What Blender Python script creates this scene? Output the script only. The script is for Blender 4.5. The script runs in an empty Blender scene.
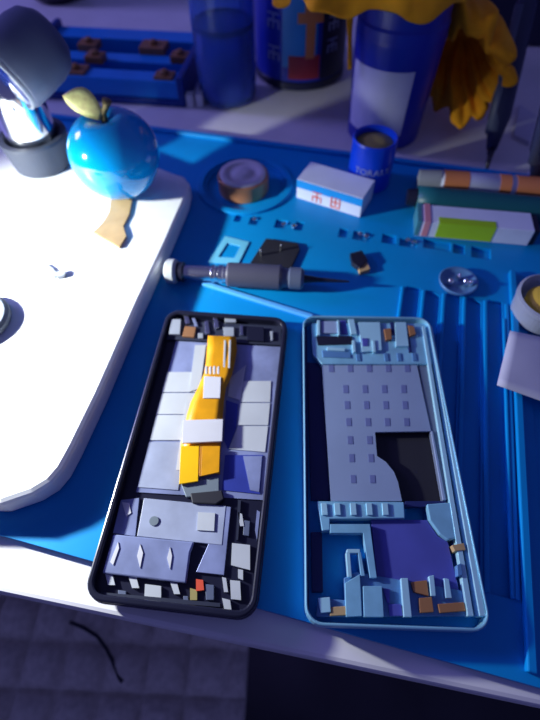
import bpy, bmesh, math, random
from mathutils import Vector, Matrix, noise
random.seed(7)
col = bpy.context.scene.collection
PI = math.pi
# ---------------------------------------------------------------- camera model (pixel -> point on a horizontal plane)
F, CH, PITCH, ROLL = 471.56, .2328, .972, -.0283
fw = Vector((0, math.cos(PITCH), -math.sin(PITCH)))
rt0 = Vector((1, 0, 0)); up0 = rt0.cross(fw)
rt = math.cos(ROLL)*rt0 + math.sin(ROLL)*up0
up = -math.sin(ROLL)*rt0 + math.cos(ROLL)*up0
CAM = Vector((0, 0, CH))
def P(x, y, z=0.0):
    d = fw + (x-270)/F*rt - (y-360)/F*up
    return CAM + d*((z-CH)/d.z)

# ---------------------------------------------------------------- materials
M = {}
def mat(name, c, rough=.5, metal=0., var=.06, scale=40., bump=0., trans=0., ior=1.45, alpha=1., spec=.5, coat=0., sss=0.):
    m = bpy.data.materials.new(name); m.use_nodes = True
    nt = m.node_tree; b = nt.nodes['Principled BSDF']
    b.inputs['Roughness'].default_value = rough
    b.inputs['Metallic'].default_value = metal
    b.inputs['Transmission Weight'].default_value = trans
    b.inputs['IOR'].default_value = ior
    b.inputs['Alpha'].default_value = alpha
    b.inputs['Specular IOR Level'].default_value = spec
    b.inputs['Coat Weight'].default_value = coat
    tc = nt.nodes.new('ShaderNodeTexCoord'); n = nt.nodes.new('ShaderNodeTexNoise')
    n.inputs['Scale'].default_value = scale; n.inputs['Detail'].default_value = 4
    nt.links.new(tc.outputs['Object'], n.inputs['Vector'])
    r = nt.nodes.new('ShaderNodeValToRGB')
    r.color_ramp.elements[0].position = .3; r.color_ramp.elements[1].position = .7
    r.color_ramp.elements[0].color = tuple(max(0, v*(1-var)) for v in c)+(1,)
    r.color_ramp.elements[1].color = tuple(min(1, v*(1+var)) for v in c)+(1,)
    nt.links.new(n.outputs['Fac'], r.inputs['Fac']); nt.links.new(r.outputs['Color'], b.inputs['Base Color'])
    if bump:
        bp = nt.nodes.new('ShaderNodeBump'); bp.inputs['Strength'].default_value = bump
        bp.inputs['Distance'].default_value = .001
        nt.links.new(n.outputs['Fac'], bp.inputs['Height']); nt.links.new(bp.outputs['Normal'], b.inputs['Normal'])
    M[name] = m
    return m
mat('desk', (.74, .73, .76), .45, var=.05, scale=25)
mat('silicone', (.001, .262, .64), .42, var=.05, scale=30, spec=.35)
mat('silicone_lit', (.10, .42, .88), .42)  # same silicone as the mat, lamplight put into the colour
mat('plate_white', (.86, .88, .9), .4)
mat('quilt', (.66, .61, .56), .95, var=.15, scale=180, bump=.4)
mat('floor', (.035, .033, .045), .7, var=.3, scale=8)
mat('wall', (.36, .36, .55), .9)
mat('frame_black', (.012, .013, .03), .3)
mat('frame_edge', (.10, .09, .14), .22, metal=.6)
mat('chip_dark', (.03, .035, .06), .4)
mat('foil', (.25, .29, .48), .38, metal=.2, var=.25, scale=60)
mat('foil_blue', (.04, .06, .34), .35, metal=.2, var=.2)
mat('foil_pale', (.34, .38, .50), .45, var=.15, scale=70)
mat('adhesive', (.52, .55, .57), .5, var=.08)
mat('white', (.68, .68, .70), .5)
mat('paperwhite', (.56, .57, .70), .8)
mat('flex', (.74, .33, .006), .35, var=.12, scale=120)
mat('flex_bright', (1, .56, .006), .35)
mat('flex_dark', (.55, .22, .01), .4)
mat('connector', (.22, .27, .30), .4, metal=.3)
mat('silver', (.75, .76, .78), .25, metal=1.)
mat('copper', (.62, .28, .14), .35, metal=.5)
mat('brown', (.30, .14, .06), .5)
mat('red', (.75, .09, .04), .5)
mat('lightblue', (.24, .52, .70), .35, metal=.25, var=.15, scale=90)
mat('lightblue_pale', (.42, .74, .86), .3, metal=.3)
mat('lightblue_dark', (.10, .24, .48), .4, metal=.2)
mat('tin_lid', (.66, .63, .70), .4)
mat('bay_grey', (.24, .31, .47), .5, var=.05)
mat('rim_blue', (.24, .52, .68), .32, metal=.3)
mat('bay_dot', (.13, .16, .35), .6)
mat('hole_navy', (.012, .02, .11), .5)
mat('graphite', (.016, .016, .025), .6)
mat('violet_sheet', (.07, .08, .36), .35, var=.15)
mat('ceramic', (.0, .34, .80), .12, coat=.6, var=.02)
mat('gold', (.92, .80, .30), .45, metal=.15, var=.25, scale=200, bump=.5)
mat('gold_dark', (.30, .24, .10), .4, metal=.4)
mat('slate', (.11, .135, .21), .45)
mat('slate_light', (.32, .35, .40), .5)
mat('rubber_dark', (.055, .065, .095), .55)
mat('chrome', (.82, .84, .86), .08, metal=1.)
mat('lens_blue', (.01, .035, .22), .15, coat=.5)
mat('bottle', (.28, .48, .92), .06, trans=.9, ior=1.2, var=.02)
mat('liquid', (.06, .20, .72), .05, trans=.6, ior=1.33, var=.05)
mat('can_body', (.012, .035, .42), .35)
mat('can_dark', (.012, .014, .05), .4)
mat('pic_cyan', (.02, .24, .62), .4)
mat('pic_orange', (.62, .22, .07), .5)
mat('pic_red', (.35, .03, .05), .5)
mat('print_dim', (.26, .31, .62), .5)
mat('jar_blue', (.006, .02, .34), .32)
mat('cap_blue', (.003, .05, .62), .3)
mat('cloth', (.95, .37, .006), .9, var=.18, scale=60, bump=.3)
mat('box_white', (.66, .72, .90), .55)
mat('box_cyan', (.01, .30, .80), .5)
mat('lime', (.36, .62, .015), .55)
mat('teal', (.008, .11, .13), .4)
mat('teal_print', (.06, .24, .30), .4)
mat('pink', (.62, .25, .32), .5)
mat('tube_orange', (.72, .25, .09), .45)
mat('grip', (.085, .085, .13), .5)
mat('kraft', (.46, .31, .15), .8, var=.12, scale=90)
mat('grey_disc', (.12, .14, .18), .5)
mat('rack_blue', (.008, .25, .74), .4)
mat('rack_dark', (.004, .04, .24), .45)
mat('dark_tool', (.02, .026, .07), .4)
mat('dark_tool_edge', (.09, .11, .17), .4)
mat('clearish', (.55, .60, .72), .3, trans=.35)
mat('yellow', (.75, .50, .06), .5)
mat('ochre', (.36, .30, .10), .6)
mat('wafer', (.15, .55, .78), .4)

# ---------------------------------------------------------------- objects
def tag(o, label, cat, group=None, kind=None):
    o['label'] = label; o['category'] = cat
    if group: o['group'] = group
    if kind: o['kind'] = kind
    return o
def thing(name, loc, label, cat, group=None):
    o = bpy.data.objects.new(name, None); col.objects.link(o)
    o.empty_display_size = .01; o.location = loc
    return tag(o, label, cat, group)
bpy_world = {}
def link(name, bm, m, parent=None, smooth=False, bevel=0., label=None, solid=0., sub=0):
    """bm is in world coordinates; the origin goes to the parent's world origin or to the base centre"""
    bmesh.ops.recalc_face_normals(bm, faces=bm.faces)
    if parent is not None: org = bpy_world[parent.name] if parent.name in bpy_world else Vector(parent.location)
    else:
        xs = [v.co for v in bm.verts]
        org = Vector(((min(c.x for c in xs)+max(c.x for c in xs))/2, (min(c.y for c in xs)+max(c.y for c in xs))/2, min(c.z for c in xs)))
    bmesh.ops.translate(bm, verts=bm.verts, vec=-org)
    me = bpy.data.meshes.new(name); bm.to_mesh(me); bm.free()
    for mm in (m if isinstance(m, (list, tuple)) else [m]): me.materials.append(M[mm])
    if smooth:
        for p in me.polygons: p.use_smooth = True
    o = bpy.data.objects.new(name, me); col.objects.link(o)
    if parent is not None: o.parent = parent
    else: o.location = org
    bpy_world[o.name] = org.copy()
    if solid:
        s = o.modifiers.new('s', 'SOLIDIFY'); s.thickness = solid; s.offset = 0
    if sub:
        s = o.modifiers.new('u', 'SUBSURF'); s.levels = sub; s.render_levels = sub
    if bevel:
        b = o.modifiers.new('b', 'BEVEL'); b.width = bevel; b.segments = 2; b.limit_method = 'ANGLE'
    if label: o['label'] = label
    return o
def poly(bm, pts, z0, z1, mi=0):
    """prism over a list of (x, y) world points"""
    lo = [bm.verts.new((p[0], p[1], z0)) for p in pts]; hi = [bm.verts.new((p[0], p[1], z1)) for p in pts]
    n = len(pts); fs = [bm.faces.new(lo[::-1]), bm.faces.new(hi)]
    for i in range(n): fs.append(bm.faces.new((lo[i], lo[(i+1) % n], hi[(i+1) % n], hi[i])))
    for f in fs: f.material_index = mi
def pp(bm, px, z0, z1, mi=0):
    """prism whose top outline is where these picture points meet the plane z1"""
    poly(bm, [P(x, y, z1) for x, y in px], z0, z1, mi)
def B(): return bmesh.new()
def rrect(w, l, r, n=6):
    pts = []
    for cx, cy, a in ((w/2-r, l/2-r, 0), (-w/2+r, l/2-r, 90), (-w/2+r, -l/2+r, 180), (w/2-r, -l/2+r, 270)):
        for i in range(n+1):
            t = math.radians(a+90*i/n); pts.append((cx+r*math.cos(t), cy+r*math.sin(t)))
    return pts
def ring(bm, outer, inner, z0, z1, mi=0):
    n = len(outer); V = [[bm.verts.new((p[0], p[1], z)) for p in L] for L, z in ((outer, z0), (outer, z1), (inner, z1), (inner, z0))]
    for k in range(4):
        a, b = V[k], V[(k+1) % 4]
        for i in range(n):
            f = bm.faces.new((a[i], a[(i+1) % n], b[(i+1) % n], b[i])); f.material_index = mi
def circ(c, r, n=40, ry=None): return [(c[0]+r*math.cos(2*PI*i/n), c[1]+(ry or r)*math.sin(2*PI*i/n)) for i in range(n)]
def lathe(bm, c, prof, n=40, axis=Vector((0, 0, 1)), wob=None, mi=0, cap=True):
    """prof: list of (r, h) along axis from point c"""
    axis = axis.normalized(); q = Vector((0, 0, 1)).rotation_difference(axis); rings = []
    for r, h in prof:
        L = []
        for i in range(n):
            t = 2*PI*i/n; rr = r*(wob(t, h) if wob else 1)
            L.append(bm.verts.new(Vector(c)+q @ Vector((rr*math.cos(t), rr*math.sin(t), h))))
        rings.append(L)
    for a, b in zip(rings, rings[1:]):
        for i in range(n):
            f = bm.faces.new((a[i], a[(i+1) % n], b[(i+1) % n], b[i])); f.material_index = mi
    if cap:
        for L in (rings[0][::-1], rings[-1]):
            f = bm.faces.new(L); f.material_index = mi
def tube(bm, pts, r, n=8, flat=1.):
    prev = None; pts = [Vector(p) for p in pts]; first = None
    for k, p in enumerate(pts):
        d = (pts[min(k+1, len(pts)-1)]-pts[max(k-1, 0)]).normalized()
        s = d.cross(Vector((0, 0, 1)));  s = s.normalized() if s.length > 1e-6 else Vector((1, 0, 0))
        t = s.cross(d); rr = r[k] if isinstance(r, (list, tuple)) else r
        L = [bm.verts.new(p+rr*(math.cos(2*PI*i/n)*s+flat*math.sin(2*PI*i/n)*t)) for i in range(n)]
        if prev:
            for i in range(n): bm.faces.new((prev[i], prev[(i+1) % n], L[(i+1) % n], L[i]))
        else: first = L
        prev = L
    bm.faces.new(first[::-1]); bm.faces.new(prev)
def obox(bm, c, a, sx, sy, z0, z1, mi=0):
    ca, sa = math.cos(a), math.sin(a)
    poly(bm, [(c[0]+ca*x-sa*y, c[1]+sa*x+ca*y) for x, y in ((-sx/2, -sy/2), (sx/2, -sy/2), (sx/2, sy/2), (-sx/2, sy/2))], z0, z1, mi)
def curved_patch(bm, c, r0, r1, z0, z1, a0, a1, n=14, t=.0004, hole=None, mi=0):
    """a label wrapped on a (conical) jar; a = angle, 0 = +x"""
    V = []
    for k in range(2):
        rr = t*k+.0002
        V.append([[bm.verts.new((c[0]+(r+rr)*math.cos(a0+(a1-a0)*i/n), c[1]+(r+rr)*math.sin(a0+(a1-a0)*i/n), z)) for i in range(n+1)] for r, z in ((r0, z0), (r1, z1))])
    for i in range(n):
        bm.faces.new((V[1][0][i], V[1][0][i+1], V[1][1][i+1], V[1][1][i]))
        bm.faces.new((V[0][0][i], V[0][1][i], V[0][1][i+1], V[0][0][i+1]))
        for j in (0, 1): bm.faces.new((V[0][j][i], V[0][j][i+1], V[1][j][i+1], V[1][j][i]))
    for i in (0, n): bm.faces.new((V[0][0][i], V[1][0][i], V[1][1][i], V[0][1][i]))
def text_mesh(s, size, ext=.0002):
    cu = bpy.data.curves.new('t', 'FONT'); cu.body = s; cu.size = size; cu.extrude = ext; cu.align_x = 'CENTER'; cu.align_y = 'CENTER'
    o = bpy.data.objects.new('t', cu); col.objects.link(o)
    me = bpy.data.meshes.new_from_object(o.evaluated_get(bpy.context.evaluated_depsgraph_get()))
    bpy.data.objects.remove(o); bpy.data.curves.remove(cu)
    bm = B(); bm.from_mesh(me); bpy.data.meshes.remove(me); return bm
GL = {  # stroke marks standing for lettering too blurred to read: (x0,y0,x1,y1) bars in a unit cell
 0: [(0, .9, 1, 1), (.45, 0, .55, 1), (0, .45, 1, .55), (0, 0, .1, .4), (.9, 0, 1, .4)],
 1: [(0, 0, 1, .1), (0, 0, .1, 1), (.9, 0, 1, 1), (.2, .5, .8, .6), (.45, .2, .55, .9), (0, .95, 1, 1)],
 2: [(.05, .7, .95, .8), (.2, 0, .3, .7), (.7, 0, .8, 1), (0, .3, 1, .38), (.4, .85, .6, 1)]}
def glyph(k, x, y, w, h): return [((x+a*w), (y+b*h), (x+c*w), (y+d*h)) for a, b, c, d in GL[k % 3]]

# ================================================================ SETTING
MA = math.atan2(-.268, .963)             # heading of the mat
b = B()
e0, e1 = P(0, 592), P(540, 706)
d = (e1-e0).normalized(); nrm = Vector((-d.y, d.x, 0))
a0, a1 = e0-d*.5, e1+d*.55
poly(b, [a0, a1, a1+nrm*1.05, a0+nrm*1.05], -.022, 0)
desk = link('desk', b, 'desk', bevel=.002)
tag(desk, 'pale desk top carrying the whole repair job, its front edge slanting across the bottom', 'desk')
desk.data.polygons[0].use_smooth = False
b = B(); poly(b, [(-1.6, -1.0), (1.6, -1.0), (1.6, 1.5), (-1.6, 1.5)], -.74, -.72)
fl = link('floor', b, 'floor'); fl['kind'] = 'structure'
w0 = a0+nrm*1.06-d*.6; w1 = a1+nrm*1.06+d*.6
b = B(); poly(b, [w0, w1, w1+nrm*.05, w0+nrm*.05], -.72, .9)
wl = link('wall_back', b, 'wall'); wl['kind'] = 'structure'

# quilted seat below the desk edge
b = B(); N = 220; zq = -.26
g = [[None]*(N+1) for _ in range(N+1)]
qd = -.06; ca, sa = math.cos(qd), math.sin(qd)
qc = P(40, 690, zq); W, L_ = .46, .40
pitch = .036
for i in range(N+1):
    for j in range(N+1):
        u = (i/N-.5)*W; v = (j/N-.5)*L_
        f1 = abs(math.sin(PI*u/pitch)); f2 = abs(math.sin(PI*v/pitch))
        h = .013*min(1, 1.1*(f1*f2)**.5)
        ex = min(W/2-abs(u), L_/2-abs(v)); h -= .03*max(0, 1-ex/.03)**2
        uu = u-.055
        g[i][j] = b.verts.new((qc.x+ca*uu-sa*v, qc.y+sa*uu+ca*v, zq+h+.003*noise.noise(Vector((u*9, v*9, 0)))))
for i in range(N):
    for j in range(N): b.faces.new((g[i][j], g[i+1][j], g[i+1][j+1], g[i][j+1]))
bd = [g[i][0] for i in range(N+1)]+[g[N][j] for j in range(1, N+1)]+[g[i][N] for i in range(N-1, -1, -1)]+[g[0][j] for j in range(N-1, 0, -1)]
lo = [b.verts.new((v.co.x, v.co.y, zq-.06)) for v in bd]
for i in range(len(bd)): b.faces.new((bd[i], bd[(i+1) % len(bd)], lo[(i+1) % len(bd)], lo[i]))
b.faces.new(lo)
seat_root = thing('quilted_seat', (qc.x-.055, qc.y, -.72), 'dark quilted seat below the front edge of the desk', 'seat')
link('cushion', b, 'quilt', seat_root, smooth=True)
b = B(); lathe(b, (qc.x-.055, qc.y, -.72), [(.16, 0), (.16, .012), (.03, .03), (.03, .40)], 32)
link('pedestal', b, 'frame_black', seat_root)
b = B()
pts = [P(x, y, zq+z) for x, y, z in ((70, 622, .018), (84, 628, .017), (97, 636, .015), (106, 648, .012), (112, 660, .011), (118, 676, .011), (122, 682, .012))]
tube(b, pts, .0016, 8)
tag(link('cable', b, 'frame_black', smooth=True), 'thin black cable end lying on the quilted seat', 'cable')

# ================================================================ MAT
ORG = P(530, 685, .004); U = Vector((math.cos(MA), math.sin(MA), 0)); V_ = Vector((-math.sin(MA), math.cos(MA), 0))
def mc(x, y, z=.004):
    p = P(x, y, z)-ORG; return p.dot(U), p.dot(V_)
def mw(u, v): return ORG+U*u+V_*v
mat_root = thing('repair_mat', mw(-.12, .17)*1., 'large bright blue silicone repair mat spread over the desk', 'mat')
mat_root.location.z = 0; T = .004
out = [(-.262, .012), (-.250, .002), (-.235, 0), (.10, 0), (.112, .012), (.112, .335), (.10, .347), (-.40, .347), (-.412, .335), (-.412, .012), (-.40, 0), (-.262, 0)]
out = [(-.40, 0), (.10, 0), (.112, .012), (.112, .335), (.10, .347), (-.40, .347), (-.412, .335), (-.412, .012)]
b = B(); poly(b, [mw(*p) for p in out], 0.0003, T)
base = link('base_sheet', b, 'silicone', mat_root)
cut = B()
def slot(x, y, w, h):
    u, v = mc(x, y); h *= 1.4; poly(cut, [mw(u+i*w/2, v+j*h/2) for i, j in ((-1, -1), (1, -1), (1, 1), (-1, 1))], .0015, .012)
for x, y, w, h in ((238, 218, .005, .006), (254, 221, .007, .006), (281, 224, .009, .007), (299, 226, .006, .007), (343, 233, .006, .007), (362, 236, .013, .007),
                   (389, 239, .010, .007), (408, 243, .012, .006), (437, 245, .019, .007), (459, 249, .008, .007), (481, 253, .013, .008)): slot(x, y, w, h)
# tool channels at the right
for i in range(5):
    u1 = -.066+i*.0128; poly(cut, [mw(u1, .03), mw(u1+.0085, .03), mw(u1+.0085, .205-.004*(i % 2)), mw(u1, .205)], .0018, .012)
poly(cut, [mw(.008, .03), mw(.05, .03), mw(.05, .19), mw(.008, .19)], .0018, .012)
# round recess
tc = P(245, 184, .0045)
poly(cut, circ(tc, .030, 40), .0015, .012)
me = bpy.data.meshes.new('c'); bmesh.ops.recalc_face_normals(cut, faces=cut.faces); cut.to_mesh(me); cut.free()
co = bpy.data.objects.new('c', me); col.objects.link(co); co.location = (0, 0, 0)
bo = base.modifiers.new('b', 'BOOLEAN'); bo.object = co; bo.operation = 'DIFFERENCE'; bo.solver = 'EXACT'; bo.use_self = True
bpy.context.view_layer.update()
nm = bpy.data.meshes.new_from_object(base.evaluated_get(bpy.context.evaluated_depsgraph_get()))
base.modifiers.clear(); base.data = nm; bpy.data.objects.remove(co)
bv = base.modifiers.new('v', 'BEVEL'); bv.width = .0006; bv.segments = 2; bv.limit_method = 'ANGLE'
def ridge(pa, pb, w=.003, h=.0025, m='silicone', lab=None):
    b = B(); p, q = pa, pb; s = (q-p).normalized(); t = Vector((-s.y, s.x, 0))*w/2
    poly(b, [p-t, q-t, q+t, p+t], T-.0003, T+h)
    return link('ridge', b, m, mat_root, bevel=.0007)
ridge(P(203, 284, T), P(313, 318, T), .0034, .0020, 'silicone_lit')  # lit wall of the mat step, brightness painted by a paler copy
ridge(mw(0, .004), mw(0, .232), .004, .0035)
ridge(mw(-.006, .03), mw(-.006, .19), .0018, .002)
for i in range(6):
    u1 = -.068+i*.0128+(-.0006 if i == 0 else 0); ridge(mw(u1, .03), mw(u1, .203), .0024, .0016)
ridge(mw(-.40, .341), mw(.104, .341), .005, .003)
ridge(mw(.056, .03), mw(.056, .23), .004, .003)
b = B(); ring(b, circ(tc, .0375, 48), circ(tc, .0325, 48), T-.0003, T+.0022)
link('recess_rim', b, 'silicone', mat_root, bevel=.0007)
b = B()
for px in ([(225, 236), (249, 242), (238, 264), (208, 262)],):
    o_ = [P(x, y, T+.0008) for x, y in px]; c_ = sum(o_, Vector())/4; i_ = [c_+(p-c_)*.55 for p in o_]
    ring(b, o_, i_, T+.0001, T+.0008)
tag(link('card_tray', b, 'wafer'), 'tiny pale rectangular frame lying on the mat just above the screwdriver', 'tray')
for x, y in ((284, 227), (294, 229), (255, 222), (360, 237), (366, 239), (407, 243), (413, 245)):
    b = B(); c = P(x, y, .0016); lathe(b, (c.x, c.y, .0016), [(.0008, 0), (.0008, .0024), (.0018, .0024), (.0018, .0034), (.0012, .0038)], 12)
    s = link('screw', b, 'silver', smooth=False)
    lab = {284: 'tiny silver screw, left one of the pair in the slot just below the copper tin', 294: 'tiny silver screw, right one of the pair in the slot just below the copper tin',
           255: 'tiny silver screw alone in the second slot from the left', 360: 'tiny silver screw, left one of the pair below the white box corner', 366: 'tiny silver screw, right one of the pair below the white box corner',
           407: 'tiny silver screw, left one of the pair below the green-patched carton', 413: 'tiny silver screw, right one of the pair below the green-patched carton'}[x]
    tag(s, lab, 'screw', 'screws in the mat slots')

# ================================================================ WHITE PLATE on the left
ZP = .0180
edge = [(190, 183), (187, 196), (168, 240), (140, 300), (100, 392), (74, 446), (62, 468), (50, 482), (32, 493), (0, 504)]
pts = [P(x, y, ZP) for x, y in edge]
pts = pts+[pts[-1]+Vector((-.20, .01, 0)), pts[-1]+Vector((-.23, .05, 0)), Vector((-.36, .40, 0)), Vector((-.34, .425, 0)), P(60, 128, ZP), P(172, 172, ZP), P(184, 176, ZP)]
b = B(); poly(b, pts, T+.0002, ZP)
tag(link('white_block', b, 'plate_white', bevel=.0025), 'brightly lit white slab with a rounded corner filling the left side', 'board')
# things on the plate
b = B(); c = P(-22, 323, ZP); lathe(b, (c.x, c.y, ZP+.0002), [(.0185, 0), (.0195, .001), (.0195, .004), (.0175, .0055), (.013, .0045), (.0002, .0042)], 48)
tag(link('round_disc', b, 'grey_disc', smooth=False), 'grey round disc cut off by the left edge of the white slab', 'disc')
b = B()
top = [(112, 196), (131, 199), (128, 212), (122, 222), (126, 236), (120, 246), (93, 232), (99, 226), (106, 220), (110, 208)]
for k, (x, y) in enumerate(top): pass
pp(b, [(111, 197), (132, 199), (129, 214), (123, 226), (103, 222), (109, 212)], ZP+.0002, ZP+.0016)
pp(b, [(103, 222), (123, 226), (126, 236), (119, 247), (93, 232)], ZP+.0004, ZP+.0020)
tag(link('paper_scrap', b, 'kraft'), 'torn brown paper scrap on the white slab below the blue apple', 'scrap')
b = B()
pp(b, [(46, 263), (53, 268), (58, 275), (53, 277), (48, 272)], ZP+.0002, ZP+.0016)
pp(b, [(56, 272), (62, 269), (66, 271), (64, 275), (57, 277)], ZP+.0002, ZP+.0024)
tag(link('metal_chip', b, 'slate_light'), 'tiny bent silver metal chip on the white slab', 'chip')

# apple
R = .0300; ac = P(115, 155, ZP+R)
root = thing('ceramic_apple', (ac.x, ac.y, ZP), 'glossy blue ceramic apple with gold leaf and stem on the white slab', 'ornament')
prof = []
for i in range(33):
    t = PI*i/32; r = R*math.sin(t)*(1+.06*math.cos(t)*-1); h = -R*math.cos(t)*.98
    h -= .006*math.exp(-(r/.008)**2)*(1 if t > PI/2 else -0.4)
    prof.append((max(r, .0004), h+R*.985))
b = B(); lathe(b, (ac.x, ac.y, ZP+.0003), prof, 48)
link('body', b, 'ceramic', root, smooth=True)
tz = ZP+R*1.98-.006
b = B(); tube(b, [(ac.x, ac.y, tz-.002), (ac.x+.001, ac.y, tz+.005), (ac.x+.004, ac.y, tz+.010), (ac.x+.0055, ac.y, tz+.013)], [.0022, .0018, .0022, .0032], 10)
link('stem', b, 'gold_dark', root, smooth=True)
b = B(); n = 12; rows = []
A_ = Vector((ac.x-.001, ac.y-.002, tz+.004)); E_ = Vector((ac.x-.020, ac.y-.001, tz+.017)); dd = E_-A_; sd = Vector((-.55, -.60, .55)).cross(dd).normalized()
for i in range(n+1):
    t = i/n; w = .0078*math.sin(PI*min(1, t*.93+.04))**.75
    c = A_+dd*t+Vector((0, 0, .004*math.sin(PI*t)))
    rows.append([b.verts.new(c+sd*w*s+Vector((.001*abs(s), .001*abs(s), -.001*abs(s)))) for s in (-1, -.5, 0, .5, 1)])
for a, c in zip(rows, rows[1:]):
    for k in range(4): b.faces.new((a[k], a[k+1], c[k+1], c[k]))
link('leaf', b, 'gold', root, smooth=True, solid=.0012)

# stand with chrome column and grey head
sc = P(45, 163, ZP)
root = thing('chrome_stand', (sc.x, sc.y, ZP), 'chrome-bodied stand with slate grey head and dark rubber foot, top left', 'stand')
b = B(); lathe(b, (sc.x, sc.y, ZP+.0003), [(.0205, 0), (.0215, .001), (.0245, .022), (.0240, .024), (.0205, .024), (.019, .018)], 48)
link('foot', b, 'rubber_dark', root, smooth=False)
b = B(); lathe(b, (sc.x, sc.y, ZP+.010), [(.0175, 0), (.0178, .01), (.0180, .035), (.0185, .052), (.0150, .062)], 48)
link('column', b, 'chrome', root, smooth=True)
ax = Vector((-.60, -.70, -.30)).normalized()
hc = P(8, 76, .088)
b = B(); lathe(b, hc, [(.0210, .002), (.0228, .0), (.0234, -.012), (.0232, -.026), (.0215, -.034), (.016, -.040), (.008, -.042), (.001, -.0425)], 48, axis=ax)
hd = link('head', b, 'slate', root, smooth=True)
b = B(); lathe(b, hc+ax*.0022, [(.0212, -.002), (.0216, .0015), (.0198, .002), (.0198, -.001)], 48, axis=ax)
link('head_rim', b, 'slate_light', hd, smooth=True)
b = B(); lathe(b, hc+ax*.0023, [(.0196, -.001), (.019, .0012), (.011, .0024), (.001, .0028)], 48, axis=ax)
link('lens', b, 'lens_blue', hd, smooth=True)
# dark pot at the top edge
pc = P(55, 5, 0)
b = B(); lathe(b, (pc.x, pc.y+.03, 0.0002), [(.030, 0), (.036, .006), (.040, .03), (.040, .10), (.036, .108), (.033, .10), (.031, .03)], 40)
tag(link('round_pot', b, 'frame_black', smooth=False), 'black round pot standing far back behind the grey-headed stand', 'pot')

# ================================================================ blue rack
rk = [P(62, 100), P(186, 108)]
ra = math.atan2(rk[1].y-rk[0].y, rk[1].x-rk[0].x)
rw = (rk[1]-rk[0]).length+.045; rdir = Vector((math.cos(ra), math.sin(ra), 0)); rn = Vector((-rdir.y, rdir.x, 0))
r0 = rk[0]-rdir*.045
root = thing('board_holder', r0+rdir*rw/2, 'blue metal board holder with brass clips at the back left behind the apple', 'holder')
def rbox(b, u0, u1, v0, v1, z0, z1, mi=0): poly(b, [r0+rdir*u0+rn*v0, r0+rdir*u1+rn*v0, r0+rdir*u1+rn*v1, r0+rdir*u0+rn*v1], z0, z1, mi)
b = B(); rbox(b, 0, rw, 0, .115, .0003, .006); link('bed', b, 'rack_dark', root, bevel=.001)
for v0, v1, h in ((.002, .020, .022), (.045, .062, .018), (.088, .112, .020)):
    b = B(); rbox(b, .002, rw-.004, v0, v1, .006, h); link('rail', b, 'rack_blue', root, bevel=.001)
for u0, v0, s in ((.052, .004, .022), (.062, .035, .018), (rw-.028, .004, .018), (rw-.024, .045, .018), (rw-.060, .060, .026), (.045, .06, .02)):
    b = B(); rbox(b, u0, u0+s, v0, v0+s*.75, .018, .0245); lathe(b, r0+rdir*(u0+s/2)+rn*(v0+s*.37)+Vector((0, 0, .0245)), [(.004, 0), (.004, .003), (.002, .004)], 16)
    link('clip', b, 'brown', root, bevel=.0006)
for u0 in (0, rw-.006):
    b = B(); rbox(b, u0, u0+.006, 0, .115, .006, .026); link('end_plate', b, 'rack_dark', root, bevel=.001)
b = B(); c = P(188, 84, .02)
for k in range(2): obox(b, (c.x+k*.009, c.y), -.1, .0065, .008, .0005, .012)
tag(link('terminal_block', b, 'white', bevel=.0005), 'tiny white two-piece block between the blue holder and the clear bottle', 'connector')

# ================================================================ bottle
bc = P(228, 110)+Vector((0, .024, 0))
root = thing('clear_bottle', (bc.x, bc.y, 0), 'tall clear blue plastic bottle half full of liquid behind the mat', 'bottle')
rb = .0268
def ribs(t, h): return 1+.012*math.cos(22*t)*(1 if .006 < h < .16 else 0)
b = B()
outp = [(.020, .0003), (.0245, .0015), (rb, .006)]+[(rb, .006+.012*k) for k in range(1, 14)]+[(.024, .172), (.013, .184), (.012, .20)]
inn = [(r-.0012, h) for r, h in outp[::-1][:-2]]+[(.0225, .003)]
lathe(b, bc, outp+inn, 88, wob=ribs)
link('shell', b, 'bottle', root, smooth=True)
b = B(); lathe(b, bc, [(.0215, .0036), (.0249, .007), (.0249, .062), (.0246, .0625)], 64); link('liquid', b, 'liquid', root, smooth=False)
b = B(); lathe(b, bc, [(.0262, .060), (.0262, .0645), (.0254, .0645), (.0254, .060), (.0262, .060)], 64, cap=False); link('level_band', b, 'rack_dark', root)
b = B(); lathe(b, bc+Vector((0, 0, .199)), [(.015, 0), (.015, .02), (.013, .022)], 32); link('cap', b, 'white', root)
# pale upright box between bottle and can
c = P(253, 62)
b = B(); obox(b, (c.x+.001, c.y+.03), -.25, .018, .03, .0003, .12, 0)
tag(link('narrow_box', b, 'paperwhite', bevel=.001), 'narrow pale upright box between the clear bottle and the dark blue can', 'box')

# ================================================================ can
cc = P(302, 92)+Vector((0, .043, 0)); rc = .0435
root = thing('printed_can', (cc.x, cc.y, 0), 'large dark blue can with a blurred picture and pale lettering', 'can')
b = B(); lathe(b, cc, [(.040, .0003), (rc, .002), (rc, .150), (.0415, .153), (.0415, .158), (.002, .158)], 64); link('can_body', b, 'can_body', root, smooth=False)
b = B(); lathe(b, cc, [(rc+.0002, .0015), (rc+.0012, .003), (rc+.0012, .008), (rc+.0002, .009)], 64, cap=False); link('bottom_rim', b, 'can_dark', root)
def cpatch(name, m, z0, z1, a0, a1, lab=None, t=.0004):
    b = B(); curved_patch(b, cc, rc, rc, z0, z1, math.radians(a0), math.radians(a1), t=t); return link(name, b, m, root, label=lab)
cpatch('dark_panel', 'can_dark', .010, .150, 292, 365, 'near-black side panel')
pic = cpatch('picture', 'pic_cyan', .022, .085, 244, 286, 'cyan picture panel')
def cshape(name, m, lst, par, t=.0008):
    b = B()
    for z0, z1, a0_, a1_ in lst: curved_patch(b, cc, rc, rc, z0, z1, math.radians(a0_), math.radians(a1_), n=6, t=t)
    return link(name, b, m, par)
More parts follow.
